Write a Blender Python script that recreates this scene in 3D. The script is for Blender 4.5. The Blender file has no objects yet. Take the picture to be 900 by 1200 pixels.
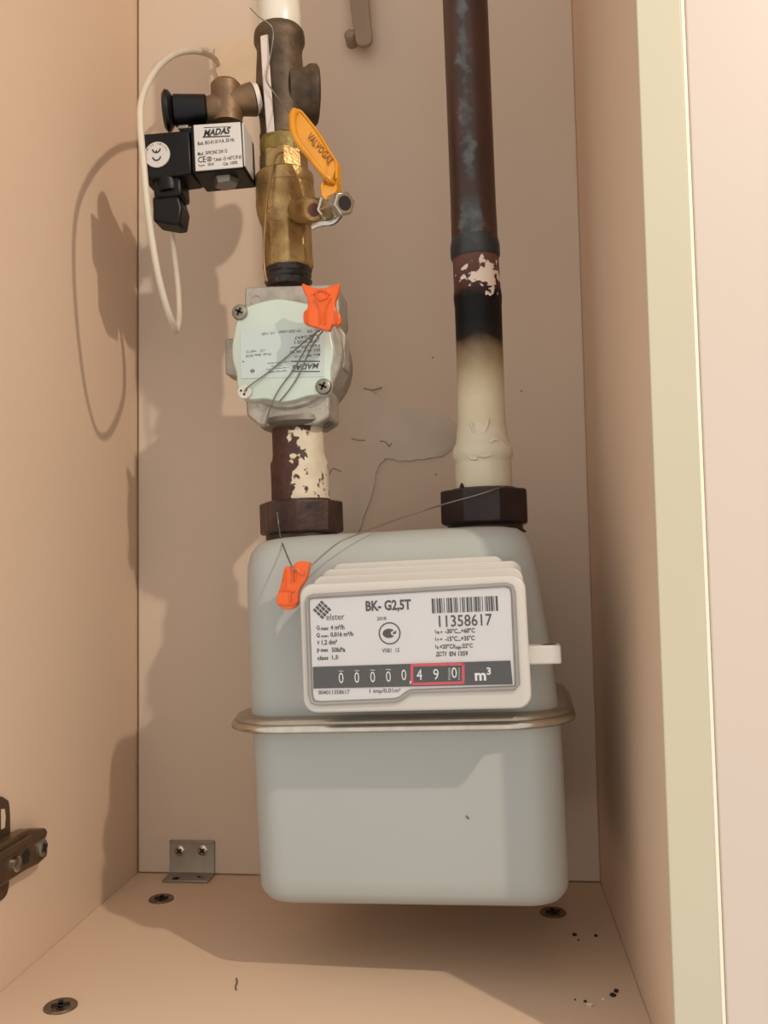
import bpy, bmesh, math, random
from mathutils import Vector, Matrix
random.seed(7)
SC = bpy.context.scene
COL = SC.collection
# ------------------------------------------------------------------ camera
H = 0.2093                                   # height of the lens above the cabinet floor
FPX = 1050.0
def camera_axes():
    d = Vector((121.0, 66.0, FPX)).normalized()
    u = Vector((-290.0, -16200.0, FPX)); u = (u - d * u.dot(d)).normalized()
    x = u.cross(d)
    if x.x < 0: x = -x
    return x, d, u
AX, AD, AU = camera_axes()                   # world axes seen from the camera
RIGHT = Vector((AX[0], AD[0], AU[0])); DOWN = Vector((AX[1], AD[1], AU[1])); FWD = Vector((AX[2], AD[2], AU[2]))
CAM = Vector((0, 0, H))
cd = bpy.data.cameras.new('camera'); cam = bpy.data.objects.new('camera', cd); COL.objects.link(cam)
cm = Matrix((RIGHT, -DOWN, -FWD)).transposed().to_4x4(); cm.translation = CAM
cam.matrix_world = cm
cd.sensor_fit = 'VERTICAL'; cd.sensor_height = 36; cd.sensor_width = 27; cd.lens = 36 * FPX / 1200
cd.clip_start = 0.01; cd.clip_end = 50
SC.camera = cam
# ------------------------------------------------------------------ light
wd = bpy.data.worlds.new('room_light'); SC.world = wd; wd.use_nodes = True
wd.node_tree.nodes['Background'].inputs[0].default_value = (1.0, 0.945, 0.88, 1)
wd.node_tree.nodes['Background'].inputs[1].default_value = 1.0
ld = bpy.data.lights.new('ceiling_lamp', 'POINT'); lo = bpy.data.objects.new('ceiling_lamp', ld); COL.objects.link(lo)
lo.location = (0.56, -0.14, H + 0.70); ld.energy = 23.5; ld.shadow_soft_size = 0.012; ld.color = (1.0, 0.88, 0.73)
SC.view_settings.view_transform = 'Standard'; SC.view_settings.look = 'None'
SC.view_settings.gamma = 1; SC.view_settings.use_curve_mapping = False
SC.view_settings.exposure = 0.0

# ------------------------------------------------------------------ measuring helpers
def ray(px, py): return (RIGHT * (px - 450) + DOWN * (py - 600) + FWD * FPX)
def P(px, py, Y): r = ray(px, py); return CAM + r * (Y / r.y)
def PX(px, py, X): r = ray(px, py); return CAM + r * (X / r.x)
def PZ(px, py, Z=0.0): r = ray(px, py); return CAM + r * ((Z - H) / r.z)
def frame(o, yaw=0, roll=0, pitch=0):
    return Matrix.Translation(o) @ Matrix.Rotation(yaw, 4, 'Z') @ Matrix.Rotation(roll, 4, 'Y') @ Matrix.Rotation(pitch, 4, 'X')
def hit(M, px, py, y):                        # local point of frame M on its plane local y
    Mi = M.inverted(); o = Mi @ CAM; d = Mi.to_3x3() @ ray(px, py)
    return o + d * ((y - o.y) / d.y)

# ------------------------------------------------------------------ materials
def rgb(r, g, b):
    f = lambda c: (c / 255 / 12.92) if c / 255 <= 0.04045 else ((c / 255 + 0.055) / 1.055) ** 2.4
    return (f(r), f(g), f(b), 1)
MATS = {}
def mat(name, col, rough=0.5, metal=0.0, noise=0.0, nscale=60, bump=0.0, bscale=200, spec=0.5, col2=None, thr=None, trans=0.0, coat=0.0, sss=0.0, rvar=0.0):
    if name in MATS: return MATS[name]
    m = bpy.data.materials.new(name); m.use_nodes = True; nt = m.node_tree; N = nt.nodes; L = nt.links
    b = N['Principled BSDF']; b.inputs['Base Color'].default_value = col
    b.inputs['Roughness'].default_value = rough; b.inputs['Metallic'].default_value = metal
    b.inputs['Specular IOR Level'].default_value = spec; b.inputs['Transmission Weight'].default_value = trans
    b.inputs['Coat Weight'].default_value = coat
    if sss: b.inputs['Subsurface Weight'].default_value = sss; b.inputs['Subsurface Scale'].default_value = 0.004; b.inputs['Subsurface Radius'].default_value = (1, .4, .1)
    tc = N.new('ShaderNodeTexCoord')
    if noise or col2:
        n = N.new('ShaderNodeTexNoise'); n.inputs['Scale'].default_value = nscale; n.inputs['Detail'].default_value = 5
        L.new(tc.outputs['Object'], n.inputs['Vector'])
        r = N.new('ShaderNodeValToRGB'); L.new(n.outputs['Fac'], r.inputs['Fac'])
        c2 = col2 or tuple(c * (1 - noise) for c in col[:3]) + (1,)
        if thr: r.color_ramp.elements[0].position, r.color_ramp.elements[1].position = thr
        else: r.color_ramp.elements[0].position, r.color_ramp.elements[1].position = 0.35, 0.65
        r.color_ramp.elements[0].color = c2; r.color_ramp.elements[1].color = col
        L.new(r.outputs['Color'], b.inputs['Base Color'])
        if rvar:
            mr = N.new('ShaderNodeMapRange'); L.new(n.outputs['Fac'], mr.inputs['Value'])
            mr.inputs['To Min'].default_value = rough - rvar; mr.inputs['To Max'].default_value = rough + rvar
            L.new(mr.outputs['Result'], b.inputs['Roughness'])
    if bump:
        n2 = N.new('ShaderNodeTexNoise'); n2.inputs['Scale'].default_value = bscale; n2.inputs['Detail'].default_value = 4
        L.new(tc.outputs['Object'], n2.inputs['Vector'])
        bp = N.new('ShaderNodeBump'); bp.inputs['Strength'].default_value = bump; bp.inputs['Distance'].default_value = 0.001
        L.new(n2.outputs['Fac'], bp.inputs['Height']); L.new(bp.outputs['Normal'], b.inputs['Normal'])
    MATS[name] = m
    return m
M_board = mat('cream_melamine', rgb(217, 189, 163), 0.5, noise=0.035, nscale=5, bump=0.05, bscale=350, spec=0.3)
M_back = mat('cream_back_board', rgb(213, 194, 175), 0.55, noise=0.05, nscale=7, bump=0.06, bscale=250, spec=0.25)
M_edge = mat('pale_edge_band', rgb(196, 187, 163), 0.4, noise=0.03, nscale=6, spec=0.4)
M_front = mat('pale_pink_laminate', rgb(205, 189, 176), 0.4, noise=0.02, nscale=4, spec=0.4)
M_plaster = mat('grey_plaster', rgb(210, 197, 182), 0.9, noise=0.05, nscale=45, bump=0.5, bscale=120, spec=0.1)
M_plaster2 = mat('cream_plaster', rgb(214, 192, 164), 0.9, noise=0.08, nscale=45, bump=0.5, bscale=120, spec=0.1)
M_meter = mat('meter_grey_paint', rgb(164, 166, 161), 0.38, noise=0.015, nscale=25, spec=0.45, bump=0.03, bscale=900)
M_index = mat('index_white_plastic', rgb(196, 190, 181), 0.42, noise=0.02, nscale=40)
M_dial = mat('dial_white_print', rgb(214, 209, 208), 0.4, noise=0.03, nscale=70)
M_black = mat('black_plastic', rgb(9, 8, 9), 0.42, noise=0.2, nscale=80, spec=0.3)
M_ink = mat('black_ink', rgb(38, 35, 36), 0.6)
M_dark = mat('counter_black', rgb(40, 36, 35), 0.45)
M_wheel = mat('counter_wheel_black', rgb(20, 22, 21), 0.4)
M_white = mat('white_ink', rgb(225, 225, 220), 0.5)
M_red = mat('counter_red', rgb(205, 50, 72), 0.45)
M_chrome = mat('bright_steel', rgb(200, 195, 185), 0.22, metal=1, noise=0.15, nscale=150)
M_zinc = mat('zinc_plate', rgb(158, 152, 140), 0.38, metal=0.55, noise=0.12, nscale=90)
M_screw = mat('dull_screw_steel', rgb(150, 146, 132), 0.4, metal=0.8, noise=0.2, nscale=220)
M_brass = mat('old_brass', rgb(186, 156, 104), 0.38, metal=0.75, noise=0.45, nscale=60, bump=0.35, bscale=500, col2=rgb(140, 108, 66), thr=(0.35, 0.62), rvar=0.1)
M_brass_dull = mat('dull_brown_brass', rgb(134, 105, 76), 0.5, metal=0.45, noise=0.35, nscale=70, bump=0.3, bscale=300)
M_tee = mat('dark_dusty_brass', rgb(106, 86, 64), 0.55, metal=0.4, col2=rgb(62, 49, 37), nscale=55, thr=(0.36, 0.66), bump=0.4, bscale=260)
M_whitepipe = mat('white_gloss_paint', rgb(222, 214, 198), 0.3, noise=0.06, nscale=50, coat=0.2)
M_tape = mat('white_tape', rgb(222, 208, 196), 0.6, noise=0.1, nscale=90)
M_cable = mat('white_cable_sheath', rgb(204, 192, 172), 0.5, noise=0.05, nscale=80)
M_alu = mat('cast_aluminium', rgb(176, 168, 156), 0.5, metal=0.35, noise=0.25, nscale=110, bump=0.6, bscale=350)
M_cover = mat('pale_green_zinc_cover', rgb(200, 212, 200), 0.36, metal=0.3, noise=0.08, nscale=30)
M_sticker = mat('silver_sticker', rgb(190, 202, 198), 0.4, metal=0.2, noise=0.03, nscale=60)
M_label = mat('silver_white_label', rgb(206, 200, 194), 0.42, noise=0.03, nscale=60)
M_inkg = mat('grey_ink', rgb(84, 84, 82), 0.6)
M_dope = mat('black_thread_dope', rgb(40, 34, 31), 0.35, col2=rgb(120, 112, 104), nscale=160, thr=(0.27, 0.36), bump=1.0, bscale=260)
M_yellow = mat('yellow_handle_vinyl', rgb(212, 140, 8), 0.38, noise=0.12, nscale=60, coat=0.2)
M_yink = mat('brown_relief', rgb(120, 66, 20), 0.5)
M_nut = mat('brown_steel_nut', rgb(74, 50, 40), 0.42, metal=0.35, col2=rgb(42, 30, 27), nscale=90, thr=(0.35, 0.65), bump=0.3, bscale=300)
M_nut2 = mat('dark_steel_nut', rgb(48, 32, 32), 0.42, metal=0.3, col2=rgb(34, 24, 26), nscale=70, thr=(0.35, 0.65), bump=0.2, bscale=300)
M_wire = mat('seal_wire_steel', rgb(132, 126, 114), 0.4, metal=0.7)
M_wire_b = mat('seal_wire_brass', rgb(160, 128, 84), 0.4, metal=0.6)
M_orange = mat('orange_seal_plastic', rgb(250, 104, 6), 0.28, trans=0.2, sss=0.12, noise=0.15, nscale=140, coat=0.3)
M_hinge = mat('bronze_hinge_steel', rgb(122, 100, 78), 0.35, metal=0.75, noise=0.2, nscale=90)
M_hole = mat('dark_recess', rgb(30, 22, 16), 0.8)
M_cap = mat('brown_nickel_cap', rgb(128, 108, 88), 0.35, metal=0.6, noise=0.3, nscale=240)
M_soot = mat('dark_crumb', rgb(28, 20, 14), 0.8)
M_flake = mat('white_crumb', rgb(205, 195, 180), 0.8)
M_bracket = mat('grey_painted_strap', rgb(150, 130, 112), 0.55, noise=0.1, nscale=60)

def glass_mat():
    m = bpy.data.materials.new('clear_window'); m.use_nodes = True; N = m.node_tree.nodes; L = m.node_tree.links; N.clear()
    o = N.new('ShaderNodeOutputMaterial'); t = N.new('ShaderNodeBsdfTransparent'); g = N.new('ShaderNodeBsdfGlossy'); mx = N.new('ShaderNodeMixShader'); f = N.new('ShaderNodeFresnel')
    f.inputs['IOR'].default_value = 1.45; g.inputs['Roughness'].default_value = 0.08; t.inputs['Color'].default_value = (.97, .97, .97, 1)
    mx.inputs[0].default_value = 0.05; L.new(t.outputs[0], mx.inputs[1]); L.new(g.outputs[0], mx.inputs[2]); L.new(mx.outputs[0], o.inputs[0])
    return m
M_glass = glass_mat()

def nodes_of(name, rough, metal, spec=0.5):
    m = bpy.data.materials.new(name); m.use_nodes = True; N = m.node_tree.nodes; L = m.node_tree.links
    b = N['Principled BSDF']; b.inputs['Roughness'].default_value = rough; b.inputs['Metallic'].default_value = metal; b.inputs['Specular IOR Level'].default_value = spec
    tc = N.new('ShaderNodeTexCoord'); sp = N.new('ShaderNodeSeparateXYZ'); L.new(tc.outputs['Object'], sp.inputs[0])
    return m, N, L, b, tc, sp
def math_(N, L, op, a, b=None):
    n = N.new('ShaderNodeMath'); n.operation = op
    for i, v in enumerate((a, b)):
        if v is None: continue
        if isinstance(v, (int, float)): n.inputs[i].default_value = v
        else: L.new(v, n.inputs[i])
    return n.outputs[0]
def noise_(N, L, tc, scale, detail=4):
    n = N.new('ShaderNodeTexNoise'); n.inputs['Scale'].default_value = scale; n.inputs['Detail'].default_value = detail
    L.new(tc.outputs['Object'], n.inputs['Vector']); return n.outputs['Fac']
def ramp_(N, L, fac, stops, interp='LINEAR'):
    r = N.new('ShaderNodeValToRGB'); r.color_ramp.interpolation = interp; L.new(fac, r.inputs[0])
    e = r.color_ramp.elements
    while len(e) < len(stops): e.new(0.5)
    for k, (p, c) in enumerate(stops): e[k].position = p; e[k].color = c
    return r.outputs[0]
def mix_(N, L, fac, a, b):
    n = N.new('ShaderNodeMix'); n.data_type = 'RGBA'
    for s, v in ((0, fac), (6, a), (7, b)):
        if isinstance(v, (int, float)): n.inputs[s].default_value = v
        elif isinstance(v, tuple): n.inputs[s].default_value = v
        else: L.new(v, n.inputs[s])
    return n.outputs[2]
def bump_(N, L, b, h, strength=0.5):
    bp = N.new('ShaderNodeBump'); bp.inputs['Strength'].default_value = strength; bp.inputs['Distance'].default_value = 0.001
    L.new(h, bp.inputs['Height']); L.new(bp.outputs[0], b.inputs['Normal'])

# ------------------------------------------------------------------ mesh helpers
class MB:
    def __init__(s): s.v = []; s.f = []
    def add(s, verts, faces):
        o = len(s.v); s.v += [Vector(v) for v in verts]; s.f += [tuple(i + o for i in f) for f in faces]; return s
    def box(s, c, d, M=None):
        c = Vector(c); hx, hy, hz = d[0] / 2, d[1] / 2, d[2] / 2
        vs = [c + Vector((x * hx, y * hy, z * hz)) for x in (-1, 1) for y in (-1, 1) for z in (-1, 1)]
        if M: vs = [M @ v for v in vs]
        return s.add(vs, [(0, 1, 3, 2), (4, 6, 7, 5), (0, 4, 5, 1), (2, 3, 7, 6), (0, 2, 6, 4), (1, 5, 7, 3)])
    def prism(s, front, back):              # two matching loops -> closed solid
        n = len(front)
        return s.add(list(front) + list(back), [tuple(range(n))[::-1], tuple(range(n, 2 * n))] + [(i, (i + 1) % n, (i + 1) % n + n, i + n) for i in range(n)])
    def loft(s, rings, cap=True, closed=False):
        n = len(rings[0]); vs = [v for r in rings for v in r]; fs = []
        R = len(rings)
        for k in range(R if closed else R - 1):
            a = k * n; b = ((k + 1) % R) * n
            fs += [(a + i, a + (i + 1) % n, b + (i + 1) % n, b + i) for i in range(n)]
        if cap and not closed: fs += [tuple(range(n))[::-1], tuple(range((R - 1) * n, R * n))]
        return s.add(vs, fs)
    def lathe(s, p0, p1, prof, seg=28, ang=0, cap=True):      # prof: (t along p0->p1 in metres, radius)
        p0 = Vector(p0); ax = (Vector(p1) - p0).normalized()
        u = ax.cross(Vector((0, 1, 0.013))).normalized(); w = ax.cross(u)
        rings = [[p0 + ax * t + (u * math.cos(ang + 2 * math.pi * i / seg) + w * math.sin(ang + 2 * math.pi * i / seg)) * r for i in range(seg)] for t, r in prof]
        return s.loft(rings, cap)
    def tube(s, pts, r, seg=8, smooth=6, cap=True):
        pts = [Vector(p) for p in pts]
        if smooth > 1 and len(pts) > 2: pts = spline(pts, smooth)
        rs = r if callable(r) else (lambda t: r)
        rings = []; prev = None
        for i, p in enumerate(pts):
            t = (pts[min(i + 1, len(pts) - 1)] - pts[max(i - 1, 0)]).normalized()
            if prev is None: prev = t.orthogonal().normalized()
            u = (prev - t * prev.dot(t)).normalized(); prev = u; w = t.cross(u); rr = rs(i / (len(pts) - 1))
            rings.append([p + (u * math.cos(2 * math.pi * k / seg) + w * math.sin(2 * math.pi * k / seg)) * rr for k in range(seg)])
        return s.loft(rings, cap)
    def build(s, name, m, parent=None, local=False, bevel=0, seg=2, smooth=35, origin=None):
        if parent is not None:
            W = WM[parent.name]; Mi = W.inverted()
            vs = s.v if local else [Mi @ v for v in s.v]; loc = Vector((0, 0, 0))
        else:
            if origin is None:
                lo_ = Vector([min(v[k] for v in s.v) for k in range(3)]); hi = Vector([max(v[k] for v in s.v) for k in range(3)])
                loc = Vector(((lo_.x + hi.x) / 2, (lo_.y + hi.y) / 2, lo_.z))
            else: loc = Vector(origin)
            vs = [v - loc for v in s.v]
        me = bpy.data.meshes.new(name); me.from_pydata([tuple(v) for v in vs], [], s.f); me.update()
        bm = bmesh.new(); bm.from_mesh(me); bmesh.ops.recalc_face_normals(bm, faces=bm.faces); bm.to_mesh(me); bm.free()
        o = bpy.data.objects.new(name, me); COL.objects.link(o); me.materials.append(m)
        for p in me.polygons: p.use_smooth = True
        me.set_sharp_from_angle(angle=math.radians(smooth))
        if parent is not None: o.parent = parent; WM[o.name] = WM[parent.name].copy()
        else: o.location = loc; WM[o.name] = Matrix.Translation(loc)
        if bevel:
            b = o.modifiers.new('bevel', 'BEVEL'); b.width = bevel; b.segments = seg; b.limit_method = 'ANGLE'; b.angle_limit = math.radians(40); b.harden_normals = False
        return o
WM = {}
def spline(pts, k, closed=False):
    n = len(pts); out = []
    for i in range(n if closed else n - 1):
        g = lambda j: pts[j % n] if closed else pts[max(0, min(n - 1, j))]
        a, b, c, d = g(i - 1), g(i), g(i + 1), g(i + 2)
        for q in range(k):
            t = q / k
            out.append(0.5 * ((2 * b) + (c - a) * t + (2 * a - 5 * b + 4 * c - d) * t * t + (-a + 3 * b - 3 * c + d) * t ** 3))
    if not closed: out.append(pts[-1])
    return out
def rrect(cx, cy, hx, hy, r, n=6):
    out = []
    for sx, sy, a0 in ((1, 1, 0), (-1, 1, 90), (-1, -1, 180), (1, -1, 270)):
        for i in range(n + 1):
            a = math.radians(a0 + 90 * i / n); out.append((cx + sx * (hx - r) + r * math.cos(a), cy + sy * (hy - r) + r * math.sin(a)))
    return out
def empty(name, M, label=None, cat=None, group=None):
    o = bpy.data.objects.new(name, None); COL.objects.link(o); o.empty_display_size = 0.01
    o.matrix_world = M; WM[o.name] = M.copy(); tag(o, label, cat, group); return o
def tag(o, label=None, cat=None, group=None, kind=None):
    if label: o['label'] = label
    if cat: o['category'] = cat
    if group: o['group'] = group
    if kind: o['kind'] = kind
    return o
def T(v): return Matrix.Translation(Vector(v))

def text_into(mb, s, M, x0, z0, x1, z1, y, rot=False, bold=0.0, shear=0.0, out=-1):
    """letters fitted to the box x0..x1 / z0..z1 on the plane local y of frame M (None: as is)"""
    cu = bpy.data.curves.new('t', 'FONT'); cu.body = s; cu.resolution_u = 2; cu.offset = bold; cu.shear = shear
    o = bpy.data.objects.new('t', cu); COL.objects.link(o)
    dg = bpy.context.evaluated_depsgraph_get(); me = bpy.data.meshes.new_from_object(o.evaluated_get(dg))
    bpy.data.objects.remove(o); bpy.data.curves.remove(cu)
    if not me.vertices: return
    X = [v.co.x for v in me.vertices]; Y = [v.co.y for v in me.vertices]
    ax, bx, ay, by = min(X), max(X), min(Y), max(Y)
    vs = []
    for v in me.vertices:
        u = (v.co.x - ax) / max(bx - ax, 1e-6); w = (v.co.y - ay) / max(by - ay, 1e-6)
        if rot: u, w = 1 - u, 1 - w
        p = Vector((x0 + (x1 - x0) * u, y, z0 + (z1 - z0) * w)); vs.append(M @ p if M else p)
    mb.add(vs, [tuple(p.vertices) for p in me.polygons]); bpy.data.meshes.remove(me)

# ------------------------------------------------------------------ the cabinet (setting)
XL, XR, YB, YF = -0.250, 0.0696, 0.620, 0.380
TOP = 0.86
def struct(name, mb, m, bevel=0, label=None, smooth=35):
    o = mb.build(name, m, bevel=bevel, smooth=smooth); tag(o, label=label, kind='structure'); return o
struct('floor', MB().box(((XL + XR) / 2, (YF + YB + 0.02) / 2 - 0.0, -0.009), (XR - XL, YB + 0.02 - YF, 0.018)), M_board, 0.0006, 'cream laminated cabinet bottom board under the gas meter')
struct('wall_left', MB().box((XL - 0.009, (YF + YB + 0.02) / 2, (TOP - 0.018) / 2), (0.018, YB + 0.02 - YF, TOP + 0.018)), M_board, 0.0006, 'cream left side board of the cabinet carrying the hinge')
struct('wall_right', MB().box((XR + 0.009, (YF + 0.001 + YB + 0.02) / 2, (TOP - 0.018) / 2), (0.018, YB + 0.019 - YF, TOP + 0.018)), M_board, 0.0004, 'cream right side board of the cabinet in shade')
struct('trim_1', MB().box((XR + 0.009, YF, (TOP - 0.018) / 2), (0.0184, 0.002, TOP + 0.018)), M_edge, 0.0005, 'pale greenish edge band on the front of the right side board')
struct('ceiling', MB().box(((XL + XR) / 2, (YF + YB + 0.02) / 2, TOP - 0.009), (XR - XL, YB + 0.02 - YF, 0.018)), M_board, 0.0006)
wb = MB(); wb.box(((XL + XR) / 2 + 0.0005, YB + 0.003, (0.0004 + TOP - 0.018) / 2), (XR - XL - 0.0008, 0.006, TOP - 0.018 - 0.0004))
struct('wall_back', wb, M_back, 0.0012, 'cream back board of the cabinet behind the pipes')
struct('wall_house', MB().box(((XL + XR) / 2, YB + 0.030, 0.42), (0.4, 0.018, 0.9)), M_plaster)
# neighbouring front to the right of the edge band
nb = empty('cabinet_door', T((0.19, YF, -0.02)), 'broad pale pinkish closed cabinet front right of the edge band', 'cabinet door')
MB().box((0.0896 + 0.11, YF + 0.0083, 0.42), (0.22, 0.018, 0.90)).build('door_panel', M_front, nb, bevel=0.0009, seg=3)
MB().box((0.08855, YF + 0.0080, 0.42), (0.0017, 0.0176, 0.90)).build('edge_band', mat('bright_edge', rgb(240, 228, 206), 0.35), nb, bevel=0.0004)

# plaster and stains on the back board
def flat_patch(name, pts, Y, th, m, label, cat='plaster'):
    pp = spline([P(x, y, Y) for x, y in pts], 4, True)
    pp = [p + Vector((random.uniform(-1, 1) * 0.0006, 0, random.uniform(-1, 1) * 0.0006)) for p in pp]
    c = sum(pp, Vector()) / len(pp)
    fr = [p + (c - p) * 0.035 - Vector((0, th, 0)) for p in pp]
    o = MB().prism(fr, pp).build(name, m, smooth=60); return tag(o, label, cat)
flat_patch('plaster_patch', [(392, 520), (386, 480), (400, 455), (425, 452), (450, 468), (470, 478), (505, 480), (530, 492), (536, 515), (524, 533), (498, 538), (470, 541), (452, 538), (442, 552), (437, 575), (428, 602), (420, 625), (400, 635), (386, 600), (384, 560)], YB - 0.0002, 0.0014, M_plaster, 'thin grey plaster smear on the back wall between the two pipes')
flat_patch('plaster_patch', [(252, 60), (262, 52), (290, 46), (315, 50), (330, 80), (325, 110), (300, 125), (268, 110), (256, 92)], YB - 0.0002, 0.0035, M_plaster2, 'cream plaster patch where the white cable enters behind the valve')
def crack(pts, w=0.0005):
    return tag(MB().tube([P(x, y, YB - 0.0003) for x, y in pts], w, 5, 4).build('crack', mat('crack_brown', rgb(128, 108, 88), 0.9)), None)
cracks = MB()
for k, pts in enumerate(([(426, 455), (436, 457), (448, 454)], [(412, 514), (420, 516), (428, 516)], [(445, 517), (452, 518), (456, 523), (459, 519)], [(400, 553), (390, 549), (386, 556)], [(402, 558), (394, 559)])):
    cracks.tube([P(x, y, YB - (0.0015 if k < 4 else 0.0003)) for x, y in pts], 0.00055, 5, 4)
o = cracks.build('wall_crack', mat('crack_brown', rgb(160, 140, 120), 0.9)); tag(o, 'fine broken cracks and nicks in the back wall plaster between the pipes', 'cracks', kind='stuff')
dent = MB()
for (x, y) in ((611, 458), (507, 419), (440, 503), (405, 494), (511, 556), (405, 240)):
    c = P(x, y, YB - 0.0004); dent.lathe(c, c - Vector((0, 1, 0)), [(0, 0.0007), (0.0004, 0.0005)], 7)
o = dent.build('paint_speck', mat('speck', rgb(150, 126, 104), 0.8)); tag(o, 'tiny paint specks dotted over the back wall', 'specks', kind='stuff')

# ------------------------------------------------------------------ gas meter
Z0 = 0.1976
MM = frame((-0.0555, 0.5263, 0.0332 + H), -0.051, -0.0281, -0.0124) @ T((0, 0, -Z0))
meter = empty('gas_meter', MM, 'grey steel box gas meter with white counter panel hanging from two nuts', 'gas meter')
def ring(z, hx, yf, yb, r, cx, n=7):
    return [Vector((x, y, z)) for x, y in rrect(cx, (yf + yb) / 2, hx, (yb - yf) / 2, r, n)]
up = MB().loft([ring(.0855, .0805, -.0735, .058, .019, .0095), ring(.120, .0795, -.0728, .0575, .019, .0080), ring(.158, .0775, -.0718, .0565, .019, .0056), ring(.169, .0767, -.0705, .056, .019, .0050),
                ring(.1755, .0752, -.0682, .054, .019, .0048), ring(.1795, .0727, -.0650, .051, .018, .0048), ring(.1825, .069, -.060, .046, .017, .0048), ring(.184, .063, -.052, .040, .016, .0048), ring(.1847, .055, -.044, .034, .014, .0048)])
up.build('upper_housing', M_meter, meter, local=True, smooth=60)
lwr = MB().loft([ring(.0855, .0805, -.0735, .058, .019, .0098), ring(.060, .0802, -.0737, .058, .019, .0102), ring(.010, .0795, -.0737, .057, .019, .0104), ring(.0035, .0790, -.0733, .0565, .0185, .0104),
                 ring(.0005, .0776, -.0718, .055, .0175, .0104), ring(-.0022, .0752, -.0692, .0525, .0155, .0104), ring(-.0035, .0722, -.066, .0495, .0135, .0104), ring(-.0038, .067, -.061, .0445, .0115, .0104)])
lwr.build('lower_housing', M_meter, meter, local=True, smooth=60)
M_band = mat('dull_band_steel', rgb(168, 160, 146), 0.3, metal=0.8, noise=0.1, nscale=120)
def offring(z, off): return ring(z + .002, .0818 + off, -.0755 - off, .061 + off, .0275 + off * .8, .0075, 8)
fl = MB().loft([offring(.0890, -.018), offring(.0893, .002), offring(.0888, .0055), offring(.0868, .007), offring(.0850, .006)], cap=False)
fl.build('flange', M_band, meter, local=True, smooth=70)
bd = MB().loft([offring(.0862, .0065), offring(.0858, .0080), offring(.0842, .0088), offring(.0826, .0085), offring(.0818, .0070), offring(.0816, -.014)], cap=False)
bd.build('clamp_band', M_chrome, meter, local=True, smooth=70)
# connection stubs under the nuts
for sx in (-.055, .055):
    MB().lathe((sx, 0, .183), (sx, 0, .2), [(0, .0235), (.0008, .0225), (.002, .0215), (.006, .0215)], 32).build('connection_collar', mat('collar_dark', rgb(60, 48, 42), .5, metal=.3), meter, local=True)
# index (counter) housing
def L_(px, py, y=-.105): h = hit(MM, px, py, y); return h
idx_tl, idx_tr, idx_br, idx_bl = L_(352, 689), L_(613, 669), L_(625, 830), L_(354, 836)
x0 = (idx_tl.x + idx_bl.x) / 2; x1 = (idx_tr.x + idx_br.x) / 2; zt = (idx_tl.z + idx_tr.z) / 2; zb = (idx_bl.z + idx_br.z) / 2
def slab(xa, xb, za, zc, ya, yb_, r=.007, n=6, ch=.0012):
    def lp(y, o): return [Vector((x, y, z)) for x, z in rrect((xa + xb) / 2, (za + zc) / 2, (xb - xa) / 2 - o, (zc - za) / 2 - o, max(r - o, .001), n)]
    return MB().loft([lp(ya, ch), lp(ya + ch * .3, ch * .3), lp(ya + ch, 0), lp(yb_, 0)])
slab(x0, x1, zb, zt, -.105, -.089, .0065).build('index_housing', M_index, meter, local=True, smooth=45)
slab(x0 + .003, x1 - .001, zb + .004, zt + .0036, -.0905, -.082, .0055, ch=.0008).build('housing_step', M_index, meter, local=True, smooth=45)
slab(x0 + .006, x1 - .0015, zb + .006, zt + .0070, -.0835, -.076, .005, ch=.0008).build('housing_step', M_index, meter, local=True, smooth=45)
slab(x0 + .010, x1 - .010, zb + .008, zt + .0098, -.077, -.062, .005, ch=.0008).build('housing_step', M_index, meter, local=True, smooth=45)
MB().tube([hit(MM, 546, 956, -.0742), hit(MM, 549, 959, -.0742), hit(MM, 550, 959.5, -.0742)], .00022, 6, 3).build('scuff_mark', M_soot, meter, local=True)
# seal lug on the right
a = L_(621, 779, -.100); b = L_(657, 756, -.100)
lug = MB(); lug.prism([Vector((x, -.100, z)) for x, z in ((x1 - .004, a.z), (b.x, a.z), (b.x, b.z), (x1 - .004, b.z))], [Vector((x, -.086, z)) for x, z in ((x1 - .004, a.z), (b.x, a.z), (b.x, b.z), (x1 - .004, b.z))])
lg = lug.build('sealing_lug', M_index, meter, local=True, bevel=.0008)
cx_ = (x1 + b.x) / 2 + .002
MB().lathe((cx_, -.093, b.z - .0002), (cx_, -.093, b.z + .01), [(0, .0035), (.0003, .0034)], 16).build('wire_hole', M_hole, lg, local=True)
# dial plate and bezel
def loop(pxs, y): return [hit(MM, x, yy, y) for x, yy in pxs]
dial = [(363, 707), (364, 703), (368, 702), (592, 688), (597, 690), (598.5, 696), (602.5, 803), (481, 807.5), (474, 811), (468, 816), (462, 818), (375, 821.5), (369, 820), (367, 814)]
fr = loop(dial, -.1056); bk = loop(dial, -.1045)
for p in fr: p.y = -.1056
for p in bk: p.y = -.1045
MB().prism(fr, bk).build('dial_plate', M_dial, meter, local=True)
bez = [(359.5, 706), (361, 700.5), (366, 698.5), (593, 685), (599.5, 687), (602, 694), (607, 802), (603, 807), (482, 810.5), (476, 814), (470, 819), (463, 821.5), (373, 825), (366, 823), (363.5, 815)]
bl = loop(bez, -.1058); bl.append(bl[0])
bz = MB().tube(bl, .0010, 6, 1); bz.build('window_bezel', mat('bezel_grey', rgb(150, 144, 138), .3, noise=.1), meter, local=True)
win = loop([(361, 705), (363, 701), (367, 700), (593, 686.5), (598, 688.5), (600, 694), (605, 803), (481, 809), (474, 813), (469, 818), (462, 820), (374, 823.5), (368, 822), (365, 815)], -.1070)
win2 = [Vector((p.x, -.1066, p.z)) for p in win]
MB().prism(win, win2).build('clear_window', M_glass, meter, local=True)
YT = -.10575
def c3(x, y): return (330 + x / 2.8125, 670 + y / 2.8125)
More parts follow.
